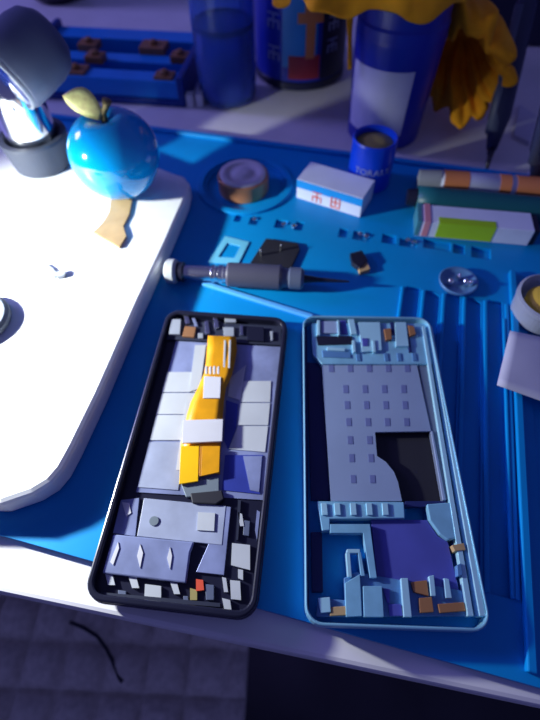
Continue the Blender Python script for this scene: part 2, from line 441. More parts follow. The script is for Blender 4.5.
cshape('orange_patch', 'pic_orange', [(.030, .060, 272, 283), (.058, .066, 262, 292), (.066, .100, 270, 294)], pic)
cshape('red_patch', 'pic_red', [(.012, .032, 252, 290)], pic)
def cglyph(name, m, spots, par):
    b = B()
    for k, (a, z, s) in enumerate(spots):
        for x0, y0, x1, y1 in glyph(k, 0, 0, 1, 1):
            curved_patch(b, cc, rc, rc, z+y0*s, z+y1*s, math.radians(a)+x0*s/rc, math.radians(a)+x1*s/rc, n=3, t=.0010)
    return link(name, b, m, par)
for g_ in [(224, .078, .012), (224, .052, .012), (224, .026, .012), (300, .050, .011), (300, .032, .011)]: cglyph('letter', 'print_dim', [g_], root)

# ================================================================ blue jar and orange cloth
jc = P(388, 152)+Vector((0, .031, 0)); jr0, jr1, jh = .0305, .0325, .116
root = thing('blue_jar', (jc.x, jc.y, 0), 'deep blue plastic jar with a blank white label under the orange cloth', 'jar')
b = B(); lathe(b, jc, [(.025, .0003), (jr0, .002), (jr0+.003, .075), (jr0+.0032, .080), (jr1+.001, .082), (jr1+.001, .088), (jr1, .090), (jr1, jh-.004), (jr1-.002, jh), (.002, jh)], 64)
link('jar_body', b, 'jar_blue', root, smooth=False)
b = B(); curved_patch(b, jc, jr0+.0008, jr0+.0027, .014, .064, math.radians(192), math.radians(283), n=24); link('label', b, 'paperwhite', root, label='plain white wrap label')

def wav(t): return 1+.06*math.sin(5*t+.6)+.045*math.sin(9*t+1.9)+.025*math.sin(17*t)
def PY(x, y, Y):
    d = fw + (x-270)/F*rt - (y-360)/F*up
    return CAM + d*(Y/d.y)
b = B(); n = 160; rings = []
cz = jh+.007
for k, (r, h) in enumerate(((.03, .012), (.18, .013), (.36, .012), (.54, .010), (.70, .008), (.82, .004), (.92, -.001), (.98, -.008), (1.02, -.015), (1.04, -.022))):
    L = []
    for i in range(n):
        t = 2*PI*i/n; f = min(1, k/5)
        w_ = 1+(wav(t)-1)*f*(1+.5*max(0, k-6)/3)
        p = Vector((jc.x-.024+.070*r*w_*math.cos(t), jc.y+.012+.047*r*w_*math.sin(t), cz+h))
        p += Vector((0, 0, noise.noise(p*38)*.009*min(1, .4+k/6)+.003*math.sin(8*t+2)*f))
        p += Vector((noise.noise(p*60+Vector((9, 0, 0))), noise.noise(p*60+Vector((0, 9, 0))), 0))*.003
        q = Vector((p.x-jc.x, p.y-jc.y, 0))
        if q.length < jr1+.006:
            if p.z < cz+.002 and k > 5:
                q = q.normalized()*(jr1+.006); p.x, p.y = jc.x+q.x, jc.y+q.y
            else: p.z = max(p.z, jh+.0055)
        L.append(b.verts.new(p))
    if rings:
        for i in range(n): b.faces.new((rings[-1][i], rings[-1][(i+1) % n], L[(i+1) % n], L[i]))
    else: b.faces.new(L)
    rings.append(L)
# thin strand hanging down the jar's left
sL = jc+Vector((-jr1-.0075, -.010, 0)); rows = []
for k in range(13):
    t = k/12; z = cz-.008-.056*t; w = .0085*(1-.55*t)+.0015*math.sin(7*t)
    rows.append([b.verts.new((sL.x-.002+.005*t-.001+w*s*.9, sL.y+.004*math.sin(4*t)-.003*t+w*s*.4, z)) for s in (-.5, 0, .5)])
for a, c in zip(rows, rows[1:]):
    for k in range(2): b.faces.new((a[k], a[k+1], c[k+1], c[k]))
# bell-like fold hanging at the right, its opening towards the front
rim_px = [(432, 36, .42), (446, 26, .415), (466, 20, .41), (484, 28, .405), (498, 42, .40), (508, 60, .395), (506, 80, .395), (499, 92, .395), (490, 101, .395), (481, 113, .40), (468, 120, .40), (452, 116, .405), (438, 106, .42), (426, 92, .44), (418, 74, .45), (420, 52, .44)]
rim = [PY(*p) for p in rim_px]
m_ = len(rim)*6
rim = [p if k < 2 or k > 11 else PY(rim_px[k][0], rim_px[k][1], rim_px[k][2]-.018) for k, p in enumerate(rim)]
def cr(i):
    n_ = len(rim); f = i/6; k = int(f); t = f-k
    p0, p1, p2, p3 = (rim[(k+j-1) % n_] for j in range(4))
    return .5*((2*p1)+(-p0+p2)*t+(2*p0-5*p1+4*p2-p3)*t*t+(-p0+3*p1-3*p2+p3)*t**3)
R0 = [cr(i) for i in range(m_)]; cen = sum(R0, Vector())/m_
back = Vector((.012, .060, .004))
layers = []
for s, dv, key in ((.10, 1.0, 0), (.38, .92, 0), (.56, .62, 1), (.66, .28, 1), (.74, .06, 1), (.88, -.06, 2), (1.0, 0, 2), (1.06, .05, 2), (1.10, .22, 2), (1.06, .55, 1), (.9, .95, 1), (.5, 1.20, 0), (.1, 1.25, 0)):
    L = []
    for i, p in enumerate(R0):
        q = cen+(p-cen)*s+back*dv
        a = 2*PI*i/m_
        q += (p-cen).normalized()*(.0028*math.sin(11*a)+.0018*math.sin(19*a+1))*(.4+.5*key)
        q += Vector((noise.noise(q*45), noise.noise(q*45+Vector((5, 0, 0))), noise.noise(q*45+Vector((0, 5, 0)))))*.006*(.4+.3*key)
        q.z = max(q.z, .002)
        e_ = Vector((q.x-jc.x, q.y-jc.y, 0))
        if e_.length < jr1+.004: e_ = e_.normalized()*(jr1+.004); q.x, q.y = jc.x+e_.x, jc.y+e_.y
        L.append(b.verts.new(q))
    if layers:
        for i in range(m_): b.faces.new((layers[-1][i], layers[-1][(i+1) % m_], L[(i+1) % m_], L[i]))
    layers.append(L)
b.faces.new(layers[0]); b.faces.new(layers[-1])
cl = link('orange_cloth', b, 'cloth', smooth=True, solid=.0014, sub=1)
tag(cl, 'crumpled bright orange cloth draped over the blue jar and spilling to its right', 'cloth')

# ================================================================ small blue bottle, white box
kc = P(370, 200)+Vector((0, .017, 0)); kr = .0163
root = thing('blue_tub', (kc.x, kc.y, T), 'small bright blue open tub with pale lettering beside the little white box', 'tub')
b = B(); lathe(b, (kc.x, kc.y, T+.0002), [(kr-.001, 0), (kr, .001), (kr, .036), (kr-.0008, .0375), (kr-.0022, .0365), (kr-.0022, .030), (.001, .030)], 48); link('tub_body', b, 'cap_blue', root, smooth=False)
b = B(); lathe(b, (kc.x, kc.y, T+.0302), [(kr-.0026, 0), (kr-.0026, .003), (.006, .0045), (.001, .0046)], 32); link('contents', b, 'ochre', root, smooth=True)
for k, ch in enumerate('TORALU'):
    tb = text_mesh(ch, .0068)
    for v in tb.verts:
        a = math.radians(266)+(v.co.x+(k-2.5)*.0048)/kr; r = kr+.0003+(.0003 if v.co.z > 0 else 0); z = T+.0185+v.co.y; v.co = Vector((kc.x+r*math.cos(a), kc.y+r*math.sin(a), z))
    link('letter', tb, 'print_dim', root)

H_ = .0165
pA, pB, pC = P(297, 179, T+H_), P(363, 199, T+H_), P(309, 161, T+H_)
dx = (pB-pA); wd = dx.length; dx.normalize(); dn = Vector((-dx.y, dx.x, 0)); dp = max(.018, (pC-pA).dot(dn))
root = thing('small_carton', (pA+dx*wd/2+dn*dp/2).to_tuple()[:2]+(T,), 'small white carton with a cyan stripe and two red marks on the front', 'box')
def cb(b, u0, u1, v0, v1, z0, z1, mi=0): poly(b, [pA+dx*u0+dn*v0, pA+dx*u1+dn*v0, pA+dx*u1+dn*v1, pA+dx*u0+dn*v1], z0, z1, mi)
b = B(); cb(b, 0, wd, 0, dp, T+.0002, T+H_); link('carton_body', b, 'box_white', root, bevel=.0004)
b = B(); cb(b, 0, wd, -.0003, .0002, T+H_*.60, T+H_*.98); link('stripe', b, 'box_cyan', root)
b = B()
for k, u0 in enumerate((.013, .028)):
    for x0, y0, x1, y1 in glyph(k, u0, T+.002, .0075, .0085): cb(b, x0, x1, -.0004, .0001, y0, y1)
link('red_marks', b, 'red', root)

# ================================================================ tin in the recess
root = thing('copper_tin', (tc.x, tc.y, .0016), 'round copper and silver tin sitting in the mat\'s circular recess', 'tin')
b = B(); lathe(b, (tc.x-.001, tc.y-.002, .0016), [(.0188, 0), (.0195, .001), (.0195, .0125), (.0187, .0135), (.0180, .0135), (.0180, .0128), (.001, .0128)], 56)
link('tin_body', b, 'copper', root)
b = B(); lathe(b, (tc.x-.001, tc.y-.002, .0145), [(.0178, 0), (.0178, .0012), (.0165, .0020), (.0125, .0018), (.0118, .0008), (.007, .0008), (.006, .0020), (.001, .0020)], 56); link('lid', b, 'tin_lid', root, smooth=True, label='dull lilac lid')

# ================================================================ tubes and carton at the right
pA2, pB2 = P(424, 212, T+.019), P(531, 222, T+.019)
q0 = P(414, 236, T); q1 = P(527, 246, T)
dx = (q1-q0); wd = dx.length; dx.normalize(); dn = Vector((-dx.y, dx.x, 0)); h2 = .013
root = thing('green_carton', (q0+dx*wd/2+dn*.01).to_tuple()[:2]+(T,), 'long white carton with a lime green patch along its front', 'box')
def c2(b, u0, u1, v0, v1, z0, z1, mi=0): poly(b, [q0+dx*u0+dn*v0, q0+dx*u1+dn*v0, q0+dx*u1+dn*v1, q0+dx*u0+dn*v1], z0, z1, mi)
b = B(); c2(b, 0, wd, 0, .019, T+.0002, T+h2); link('carton_body', b, 'box_white', root, bevel=.0005)
b = B(); c2(b, .014, .052, -.0003, .0001, T+.001, T+h2*.99); c2(b, .014, .052, 0, .006, T+h2-.0001, T+h2+.0003); link('green_patch', b, 'lime', root)
b = B(); c2(b, .0045, .0085, -.0004, .0195, T+.001, T+h2+.0004); link('pink_stripe', b, 'pink', root)
b = B(); c2(b, -.0003, .0025, -.0003, .0193, T+.001, T+h2+.0004); link('teal_stripe', b, 'teal_print', root)
b = B(); c2(b, wd-.004, wd+.004, .001, .018, T+.0005, T+h2-.0005); link('end_flap', b, 'frame_black', root, bevel=.0005)
# teal tube behind
o0 = q0+dn*.030; root = thing('teal_tube', (o0+dx*.05).to_tuple()[:2]+(T,), 'dark teal squeeze tube lying behind the green-patched carton', 'tube')
t0 = o0+dx*.0+Vector((0, 0, .010)); t1 = o0+dx*.112+Vector((0, 0, .008))
b = B(); tube(b, [t0.lerp(t1, k/8) for k in range(9)], [.0092, .0097, .0097, .0097, .0096, .0096, .0097, .0098, .0098], 24, .85); link('tube_body', b, 'teal', root, smooth=True)
b = B()
for k in range(9):
    if k in (0, 4): continue
    for x0, y0, x1, y1 in glyph(k, .024+k*.0095, -.0062, .0065, .006):
        p = [t0+dx*x0-t0.z*Vector((0, 0, 1))+dn*y0, t0+dx*x1-t0.z*Vector((0, 0, 1))+dn*y0, t0+dx*x1-t0.z*Vector((0, 0, 1))+dn*y1, t0+dx*x0-t0.z*Vector((0, 0, 1))+dn*y1]
        poly(b, p, .0150, .0187)
link('print', b, 'teal_print', root)
b = B(); tube(b, [t0-dx*.007, t0-dx*.0002], [.0055, .0065], 20); link('cap', b, 'frame_black', root)
# orange tube further back
o0 = q0+dn*.054+dx*.002; root = thing('orange_tube', (o0+dx*.05).to_tuple()[:2]+(T,), 'slim orange and white tube lying furthest back in the row', 'tube')
t0 = o0+Vector((0, 0, .0095)); t1 = o0+dx*.098+Vector((0, 0, .0095))
b = B(); tube(b, [t0+dx*.016, t0+dx*.02, t1], [.0078, .0085, .0085], 24, .8); link('tube_body', b, 'box_white', root, smooth=True)
for u0, u1 in ((.018, .036), (.058, .066), (.070, .094)):
    b = B(); tube(b, [t0+dx*u0, t0+dx*u1], .0088, 24, .8); link('orange_band', b, 'tube_orange', root)
b = B(); tube(b, [t0, t0+dx*.0158], [.0065, .0072], 20); link('cap', b, 'slate_light', root)

# ================================================================ dark pointed tools at the far right
def tool(tip, end, name, label, rr=.0085):
    root = thing(name, tip, label, 'tool', None)
    d = (end-tip); 
    b = B(); tube(b, [tip, tip+d*.10, tip+d*.16], [.0007, .0020, .0034], 16); link('tip', b, 'frame_black', root, smooth=True)
    b = B(); tube(b, [tip+d*.158, tip+d*.30, tip+d*.34, tip+d*.6, tip+d*.97, tip+d], [.0040, rr*.85, rr, rr, rr*.95, rr*.7], 20); link('shaft', b, 'dark_tool', root, smooth=True)
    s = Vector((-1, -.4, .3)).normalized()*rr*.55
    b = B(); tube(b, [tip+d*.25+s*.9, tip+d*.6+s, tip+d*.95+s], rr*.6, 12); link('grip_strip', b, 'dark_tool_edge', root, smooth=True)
    return root
tool(P(485, 176, .0015), P(527, 0, .085), 'pointed_tool', 'dark pointed tool leaning tip down, right of the orange cloth')
tool(P(525, 196, .0015)+Vector((.004, 0, 0)), P(572, 40, .10), 'pointed_tool', 'dark pointed tool leaning tip down at the right edge above the cartons')
b = B(); pp(b, [(520, 104), (537, 116), (530, 142), (514, 134)], .0003, .0035)
tag(link('paper_slip', b, 'paperwhite'), 'small pale slip lying between the two dark pointed tools', 'paper')
b = B(); pp(b, [(531, 168), (560, 160), (566, 205), (527, 196)], .0003, .006)
tag(link('pale_block', b, 'box_white'), 'pale block at the right edge behind the teal tube', 'block')
# dark case in the back right
c = P(500, 78)
b = B(); obox(b, (c.x+.08, c.y+.11), -.2, .24, .10, .0003, .055)
tag(link('dark_case', b, 'can_dark', bevel=.004), 'dark flat case far back at the right, behind the orange cloth', 'case')

# round tub, paper at the right edge
lc = P(550, 300, T+.014)
root = thing('clear_tub', (lc.x, lc.y, T), 'round clear tub with yellow contents at the right edge', 'tub')
b = B(); lathe(b, (lc.x, lc.y, T+.0002), [(.0165, 0), (.0178, .002), (.0185, .012), (.0192, .013), (.0192, .016), (.0178, .017), (.0172, .012), (.0165, .004), (.001, .004)], 48); link('tub_wall', b, 'clearish', root, smooth=False)
b = B(); lathe(b, (lc.x, lc.y, T+.0044), [(.0125, 0), (.0130, .008), (.010, .0115), (.001, .012)], 32); link('contents', b, 'yellow', root, smooth=True)
b = B(); pz = .010
pv = [P(510, 331, .012), P(580, 345, .008), P(580, 415, .008), P(497, 385, .012)]
vs = []
for i in range(9):
    row = []
    for j in range(9):
        s, t = i/8, j/8; p = pv[0].lerp(pv[1], s).lerp(pv[3].lerp(pv[2], s), t); p.z += .0012*math.sin(PI*s)*math.sin(PI*t); row.append(b.verts.new(p))
    vs.append(row)
for i in range(8):
    for j in range(8): b.faces.new((vs[i][j], vs[i+1][j], vs[i+1][j+1], vs[i][j+1]))
tag(link('paper_sheet', b, 'paperwhite', smooth=True, solid=.0005), 'blank lilac-white sheet of paper resting on the mat ridges at the right edge', 'paper')

# chrome dish with drops
nc = P(457, 284, T)
root = thing('metal_ring', (nc.x, nc.y, T), 'small shiny blue-rimmed metal dish on the mat beside the tool channels', 'dish')
b = B(); lathe(b, (nc.x, nc.y, T+.0002), [(.0085, 0), (.0118, .001), (.0125, .0032), (.0118, .0038), (.0108, .0030), (.008, .0012), (.0005, .0009)], 48); link('dish_wall', b, 'lightblue_dark', root, smooth=True)
for dx_, dy_, r_ in ((-.0055, -.001, .0022), (.001, .003, .0016), (.004, -.002, .0022), (.007, -.003, .0016)):
    b = B(); lathe(b, (nc.x+dx_, nc.y+dy_, T+.0014), [(r_, 0), (r_*1.05, .0018), (r_*.7, .0042), (.0002, .005)], 14); link('screw_head', b, 'chrome', root, smooth=True)

# black bit with beige end
b = B(); pp(b, [(350, 253), (362, 250), (368, 260), (360, 268), (352, 262)], T+.0002, T+.004)
root = thing('plug_bit', P(358, 262, T), 'tiny black and beige bit lying on the mat under the white carton', 'connector')
link('black_end', b, 'frame_black', root, bevel=.0004)
b = B(); pp(b, [(357, 264), (367, 262), (370, 269), (360, 272)], T+.0002, T+.003); link('beige_end', b, 'kraft', root)
# black magnet sheet
root = thing('black_pad', P(275, 255, T), 'small black pad with two pale pins lying behind the screwdriver', 'pad')
b = B(); pp(b, [(266, 238), (298, 243), (300, 249), (290, 270), (248, 266)], T+.0002, T+.0022); pd = link('pad_sheet', b, 'graphite', root, bevel=.0004)
for x, y in ((261, 255), (281, 250)):
    b = B(); c = P(x, y, T+.0022); lathe(b, c, [(.0007, 0), (.0007, .0045), (.0004, .005)], 10); link('pin', b, 'silver', root)

# ================================================================ screwdriver
s0 = P(168, 271, T+.0083); s1 = P(305, 279, T+.0083); ax = (s1-s0); LN = ax.length; ax.normalize()
root = thing('precision_screwdriver', ((s0+s1)/2).to_tuple()[:2]+(T,), 'grey-handled precision screwdriver with a silver shaft and white end cap', 'screwdriver')
def seg(name, prof, m, par=root, lab=None):
    b = B(); lathe(b, s0, [(r*(1.25 if h < 137*px else 1), h) for r, h in prof], 32, axis=ax); return link(name, b, m, par, smooth=False, label=lab)
px = LN/137
seg('end_cap', [(.0048, -2*px), (.0062, 0), (.0064, 7*px), (.0055, 10*px)], 'adhesive')
seg('collar', [(.0050, 10*px), (.0052, 16*px), (.0044, 17*px)], 'frame_black')
sh = seg('shaft', [(.0036, 17*px), (.0038, 44*px), (.0046, 45*px), (.0046, 48*px), (.0040, 49*px), (.0040, 51*px), (.0048, 52*px), (.0048, 56*px), (.0044, 57*px), (.0044, 60*px)], 'silver')
seg('handle', [(.0058, 60*px), (.0063, 62*px), (.0063, 112*px), (.0058, 115*px)], 'grip')
seg('front_collar', [(.0052, 115*px), (.0048, 121*px), (.0056, 122*px), (.0056, 133*px), (.0044, 136*px)], 'slate')
seg('blade', [(.0022, 136*px), (.0016, 150*px), (.0010, 168*px), (.0006, 180*px)], 'frame_black')

# ================================================================ PHONE 1 : dark rear assembly on the left
def phone_frame(cx, cy, a, w, l):
    def f(x, y): return Vector((cx+math.cos(a)*x-math.sin(a)*y, cy+math.sin(a)*x+math.cos(a)*y, 0))
    return f
f1 = phone_frame(-.0356, .1062, -.1290, .0745, .1617)
Z0, Z1 = T+.0003, .0116
root = thing('dark_phone_shell', (f1(0, 0).x, f1(0, 0).y, T), 'opened phone half in a black frame with an orange ribbon cable across it', 'phone')
b = B(); ring(b, [f1(*p) for p in rrect(.0745, .1617, .0085)], [f1(*p) for p in rrect(.0690, .1560, .006)], Z0, Z1); link('rim', b, 'frame_black', root, bevel=.0008)
b = B(); ring(b, [f1(*p) for p in rrect(.0752, .1624, .0088)], [f1(*p) for p in rrect(.0744, .1616, .0085)], Z0+.0010, Z0+.0032); link('edge_band', b, 'frame_edge', root)
b = B(); poly(b, [f1(*p) for p in rrect(.0691, .1561, .006)], Z0+.0004, .0072); link('back_plate', b, 'frame_black', root)
ZB = .0072
def part1(name, px, z1, m, par=root, lab=None, z0=ZB, bev=0.):
    b = B(); pp(b, px, z0, z1); return link(name, b, m, par, label=lab, bevel=bev)
bay = part1('battery_bay', [(176, 341), (282, 347), (264, 500), (136, 492)], ZB+.0006, 'foil')
zf = ZB+.0007
def bp(name, px, m, dz=.0003, k=0): return part1(name, px, zf+dz, m, bay, z0=zf-.0003+k*.0001)
bp('adhesive_strip', [(167, 372), (199, 372), (196, 392), (162, 392)], 'adhesive')
bp('adhesive_strip', [(162, 393), (195, 393), (191, 414), (156, 414)], 'adhesive')
bp('adhesive_strip', [(156, 415), (191, 415), (186, 440), (150, 440)], 'adhesive')
bp('adhesive_strip', [(195, 345), (206, 345), (200, 388), (189, 392)], 'adhesive', .0006, 1)
bp('adhesive_strip', [(241, 381), (271, 381), (270, 402), (240, 402)], 'adhesive')
bp('adhesive_strip', [(240, 403), (270, 403), (268, 425), (238, 425)], 'adhesive')
bp('adhesive_strip', [(238, 426), (268, 426), (265, 452), (229, 449)], 'adhesive')
bp('adhesive_strip', [(246, 365), (240, 400), (228, 396), (230, 378)], 'adhesive', .0006, 1)
bp('foil_patch', [(149, 442), (185, 442), (178, 490), (138, 487)], 'foil_pale')
bp('foil_patch', [(186, 400), (192, 400), (186, 470), (176, 470)], 'adhesive', .0005, 1)
bp('blue_patch', [(226, 400), (238, 404), (236, 428), (228, 450), (224, 440)], 'foil_blue')
bp('blue_patch', [(225, 455), (263, 455), (260, 494), (222, 490)], 'foil_blue')
bp('foil_patch', [(243, 456), (262, 456), (259, 492), (250, 490)], 'foil', .0006, 1)
# top strip
ts = part1('top_board', [(171, 320), (282, 326), (281, 345), (166, 339)], ZB+.0016, 'chip_dark', bev=.0003)
def tp(name, px, m, h=.0012): return part1(name, px, ZB+.0016+h, m, ts, z0=ZB+.0014, bev=.0002)
tp('camera_module', [(171, 319), (181, 319), (180, 334), (169, 334)], 'slate_light', .0018)
tp('metal_tab', [(183, 313), (188, 313), (190, 323), (186, 324)], 'silver')
tp('brown_pad', [(185, 326), (196, 327), (194, 337), (182, 336)], 'brown')
tp('metal_tab', [(204, 321), (208, 320), (210, 333), (206, 334)], 'silver')
tp('metal_tab', [(213, 317), (217, 316), (219, 327), (215, 329)], 'silver')
tp('metal_clip', [(224, 314), (236, 315), (236, 322), (225, 322)], 'slate_light')
tp('metal_tab', [(240, 325), (243, 325), (243, 335), (240, 335)], 'silver')
tp('sensor', [(223, 327), (234, 327), (234, 336), (224, 336)], 'slate_light')
tp('black_module', [(247, 326), (264, 327), (264, 341), (247, 340)], 'frame_black', .0016)
tp('metal_tab', [(192, 318), (195, 318), (198, 326), (195, 326)], 'foil')
tp('metal_tab', [(198, 333), (203, 333), (203, 338), (198, 338)], 'slate_light')
tp('metal_tab', [(270, 331), (273, 331), (273, 340), (271, 340)], 'slate_light')
# ribbon cable : thick polyline surface with small humps
rb_pts = [((208, 336), (236, 337), .0114), ((207, 350), (237, 350), .0106), ((206, 362), (235, 362), .0112), ((204, 374), (232, 375), .0114), ((198, 388), (226, 388), .0114), ((191, 402), (224, 402), .0112), ((187, 415), (223, 416), .0110),
          ((184, 430), (222, 430), .0106), ((181, 444), (221, 444), .0088), ((180, 460), (220, 460), .0098), ((180, 474), (220, 474), .0094)]
b = B(); L1, L2 = [], []
for l, r_, z in rb_pts:
    for t in (0, .5, 1): pass
    a_, c_ = P(*l, z), P(*r_, z)
    L1.append([b.verts.new(a_.lerp(c_, t)+Vector((0, 0, .0002*math.sin(PI*t)))) for t in (0, .25, .5, .75, 1)])
for a_, c_ in zip(L1, L1[1:]):
    for k in range(4): b.faces.new((a_[k], a_[k+1], c_[k+1], c_[k]))
rib = link('ribbon_cable', b, 'flex', root, smooth=True, solid=.0005, label='bright orange flexible ribbon cable')
def rp(name, px, z, m, h=.0006): 
    b = B(); pp(b, px, z-.0006, z+h); return link(name, b, m, rib, bevel=.0001)
rp('cable_tail', [(181, 446), (199, 446), (198, 481), (179, 484)], .0102, 'flex_bright')
rp('cable_tail', [(202, 446), (220, 446), (219, 472), (201, 476)], .0104, 'flex')
rp('white_label', [(204, 376), (221, 377), (220, 398), (203, 398)], .0117, 'white')
rp('white_band', [(183, 420), (223, 419), (222, 441), (182, 443)], .0112, 'white', .0008)
rp('cable_crease', [(200, 446), (202, 446), (201, 476), (199, 476)], .0103, 'flex_dark')
for x0 in (224, 229): rp('white_trace', [(x0, 340), (x0+2, 340), (x0+1, 368), (x0-1, 368)], .0114, 'adhesive', .0003)
for k, x0 in enumerate((205, 209, 213, 217)):
    rp('white_mark', [(x0, 366+(k % 2)), (x0+2.2, 366), (x0+2.2, 374), (x0, 374)], .0116, 'white', .0003)
cn = part1('cable_connector', [(181, 484), (219, 476), (219, 494), (186, 497)], ZB+.0020, 'connector', bev=.0003)
part1('connector_cover', [(190, 493), (222, 490), (224, 499), (216, 504), (192, 503)], ZB+.0028, 'graphite', bev=.0005)
# lower boards
lb = part1('lower_board', [(121, 500), (139, 498), (135, 536), (113, 533)], ZB+.0010, 'foil')
part1('white_pad', [(122, 502), (129, 503), (131, 513), (126, 516)], ZB+.0014, 'white', lb, z0=ZB+.0009)
mp = part1('middle_plate', [(144, 498), (226, 506), (222, 545), (137, 536)], ZB+.0014, 'foil_pale', bev=.0002)
b = B(); c = P(154, 521, ZB+.0016); lathe(b, c-Vector((0, 0, .0003)), [(.0022, 0), (.0022, .0006), (.001, .0006)], 16); link('screw_boss', b, 'connector', mp)
part1('white_pad', [(198, 512), (215, 513), (214, 531), (197, 530)], ZB+.0020, 'adhesive', mp, z0=ZB+.0013)
part1('side_plate', [(218, 505), (231, 507), (224, 575), (196, 572), (208, 545)], ZB+.0012, 'foil', bev=.0002, lab='bluish silver plate')
sp = part1('speaker_box', [(113, 534), (194, 542), (190, 552), (186, 583), (102, 573)], ZB+.0026, 'foil', bev=.0006)
for px_ in ([(118, 542), (119, 548), (113, 565), (110, 562)], [(140, 544), (143, 553), (140, 568), (137, 556)], [(170, 547), (172, 556), (170, 569), (167, 558)]):
    part1('diamond_mark', px_, ZB+.0030, 'white', sp, z0=ZB+.0025)
for px_ in ([(105, 573), (112, 573), (115, 585), (108, 585)], [(128, 575), (136, 576), (139, 588), (132, 588)], [(145, 584), (161, 586), (161, 604), (144, 603)], [(170, 582), (177, 583), (180, 594), (174, 594)],
            [(232, 543), (250, 545), (250, 570), (231, 565)], [(238, 569), (243, 570), (243, 580), (238, 578)], [(222, 577), (226, 578), (228, 592), (224, 592)], [(230, 580), (240, 581), (241, 600), (231, 599)], [(222, 598), (230, 600), (232, 614), (225, 613)],
            [(238, 512), (242, 514), (244, 526), (240, 526)]):
    part1('contact_pad', px_, ZB+.0014, 'adhesive', z0=ZB-.0002)
part1('side_contact', [(257, 510), (260, 512), (257, 540), (255, 530)], ZB+.0014, 'foil')
part1('side_rib', [(238, 500), (241, 500), (238, 540), (236, 540)], ZB+.0014, 'chip_dark')
part1('orange_contact', [(196, 579), (203, 580), (204, 590), (196, 591)], ZB+.0016, 'red')
part1('brass_contact', [(190, 588), (197, 590), (197, 600), (190, 600)], ZB+.0012, 'ochre')
for px_ in ([(118, 590), (126, 591), (126, 597), (118, 596)], [(205, 584), (214, 585), (214, 600), (206, 600)], [(183, 596), (188, 596), (189, 603), (184, 603)], [(244, 520), (250, 521), (249, 536), (243, 535)]): part1('small_chip', px_, ZB+.0012, 'slate', bev=.0002)
part1('bottom_rail', [(100, 592), (220, 603), (220, 607), (99, 597)], ZB+.0016, 'chip_dark')

# ================================================================ PHONE 2 : pale blue middle frame on the right
f2 = phone_frame(.0537, .0985, -.0560, .0762, .163)
Z0, Z1 = T+.0003, .0125
root = thing('blue_phone_frame', (f2(0, 0).x, f2(0, 0).y, T), 'emptied pale blue phone frame with grey dotted bay and black wedge opening', 'phone')
b = B(); ring(b, [f2(*p) for p in rrect(.0755, .164, .0075)], [f2(*p) for p in rrect(.0735, .1615, .0065)], Z0, Z1); link('rim', b, 'rim_blue', root, bevel=.0005)
def part2(name, px, z1, m, par=root, lab=None, z0=Z0+.002, bev=.0002):
    b = B(); pp(b, px, z0, z1); return link(name, b, m, par, label=lab, bevel=bev)
ZT = .0118
# right flank made of stepped rails
for x0, x1, x2, x3, z, m in ((429, 432, 486, 480, ZT, 'lightblue_pale'), (426, 428, 479, 475, ZT-.0014, 'lightblue_dark'), (422, 425, 474, 468, ZT-.0006, 'lightblue_pale')):
    part2('side_rail', [(x0, 326), (x1, 326), (x2, 616), (x3, 616)], z, m)
part2('left_rail', [(304, 326), (307, 326), (309, 614), (306, 614)], ZT-.004, 'hole_navy')
# dark floor under the narrow slots
part2('left_slot', [(307, 362), (323, 364), (330, 500), (311, 500)], Z0+.0016, 'hole_navy', z0=Z0)
part2('right_slot', [(418, 364), (431, 364), (452, 500), (442, 500)], ZT-.0030, 'slate', lab='dark grey slot')
# top deck
tdk = part2('top_deck', [(311, 323), (428, 323), (436, 364), (322, 364), (313, 354)], ZT-.0016, 'lightblue', bev=.0004)
def t2(name, px, m, h=.0010): return part2(name, px, ZT-.0016+h, m, tdk, z0=ZT-.0018)
t2('grey_module', [(320, 321), (337, 321), (338, 333), (321, 333)], 'bay_grey', .0012)
t2('upright_tab', [(317, 320), (320, 320), (320, 335), (317, 335)], 'lightblue_pale', .0020)
t2('upright_tab', [(337, 320), (339, 320), (340, 335), (338, 335)], 'lightblue_pale', .0020)
t2('speaker_slot', [(316, 336), (352, 336), (353, 344), (318, 345)], 'frame_black', .0006)
t2('blue_gap', [(340, 320), (346, 320), (348, 334), (341, 334)], 'violet_sheet', .0005)
t2('upright_tab', [(348, 319), (354, 319), (357, 334), (351, 334)], 'lightblue_pale', .0018)
t2('camera_bracket', [(358, 322), (380, 322), (382, 350), (362, 352)], 'lightblue_pale', .0012)
t2('lens_opening', [(362, 338), (368, 338), (368, 346), (363, 346)], 'violet_sheet', .0016)
t2('brass_contact', [(384, 329), (391, 328), (392, 339), (386, 340)], 'brown', .0016)
t2('brass_contact', [(408, 325), (414, 326), (416, 334), (410, 336)], 'brown', .0016)
t2('dark_gap', [(390, 322), (394, 322), (395, 334), (392, 334)], 'hole_navy', .0008)
t2('dark_gap', [(406, 332), (409, 334), (412, 352), (409, 352)], 'hole_navy', .0008)
t2('raised_plate', [(395, 322), (406, 322), (409, 346), (396, 346)], 'lightblue_pale', .0014)
for x in (356, 384, 397, 412): t2('small_post', [(x, 353), (x+4, 353), (x+5, 361), (x+1, 361)], 'lightblue_dark', .0004)
for x in (352, 372): t2('upright_tab', [(x, 340), (x+3, 340), (x+4, 352), (x+1, 352)], 'lightblue_pale', .0018)
t2('lower_lip', [(322, 350), (350, 352), (351, 358), (323, 357)], 'lightblue_dark', .0005)
t2('rib_row', [(327, 347), (345, 348), (345, 351), (327, 350)], 'lightblue_pale', .0012)
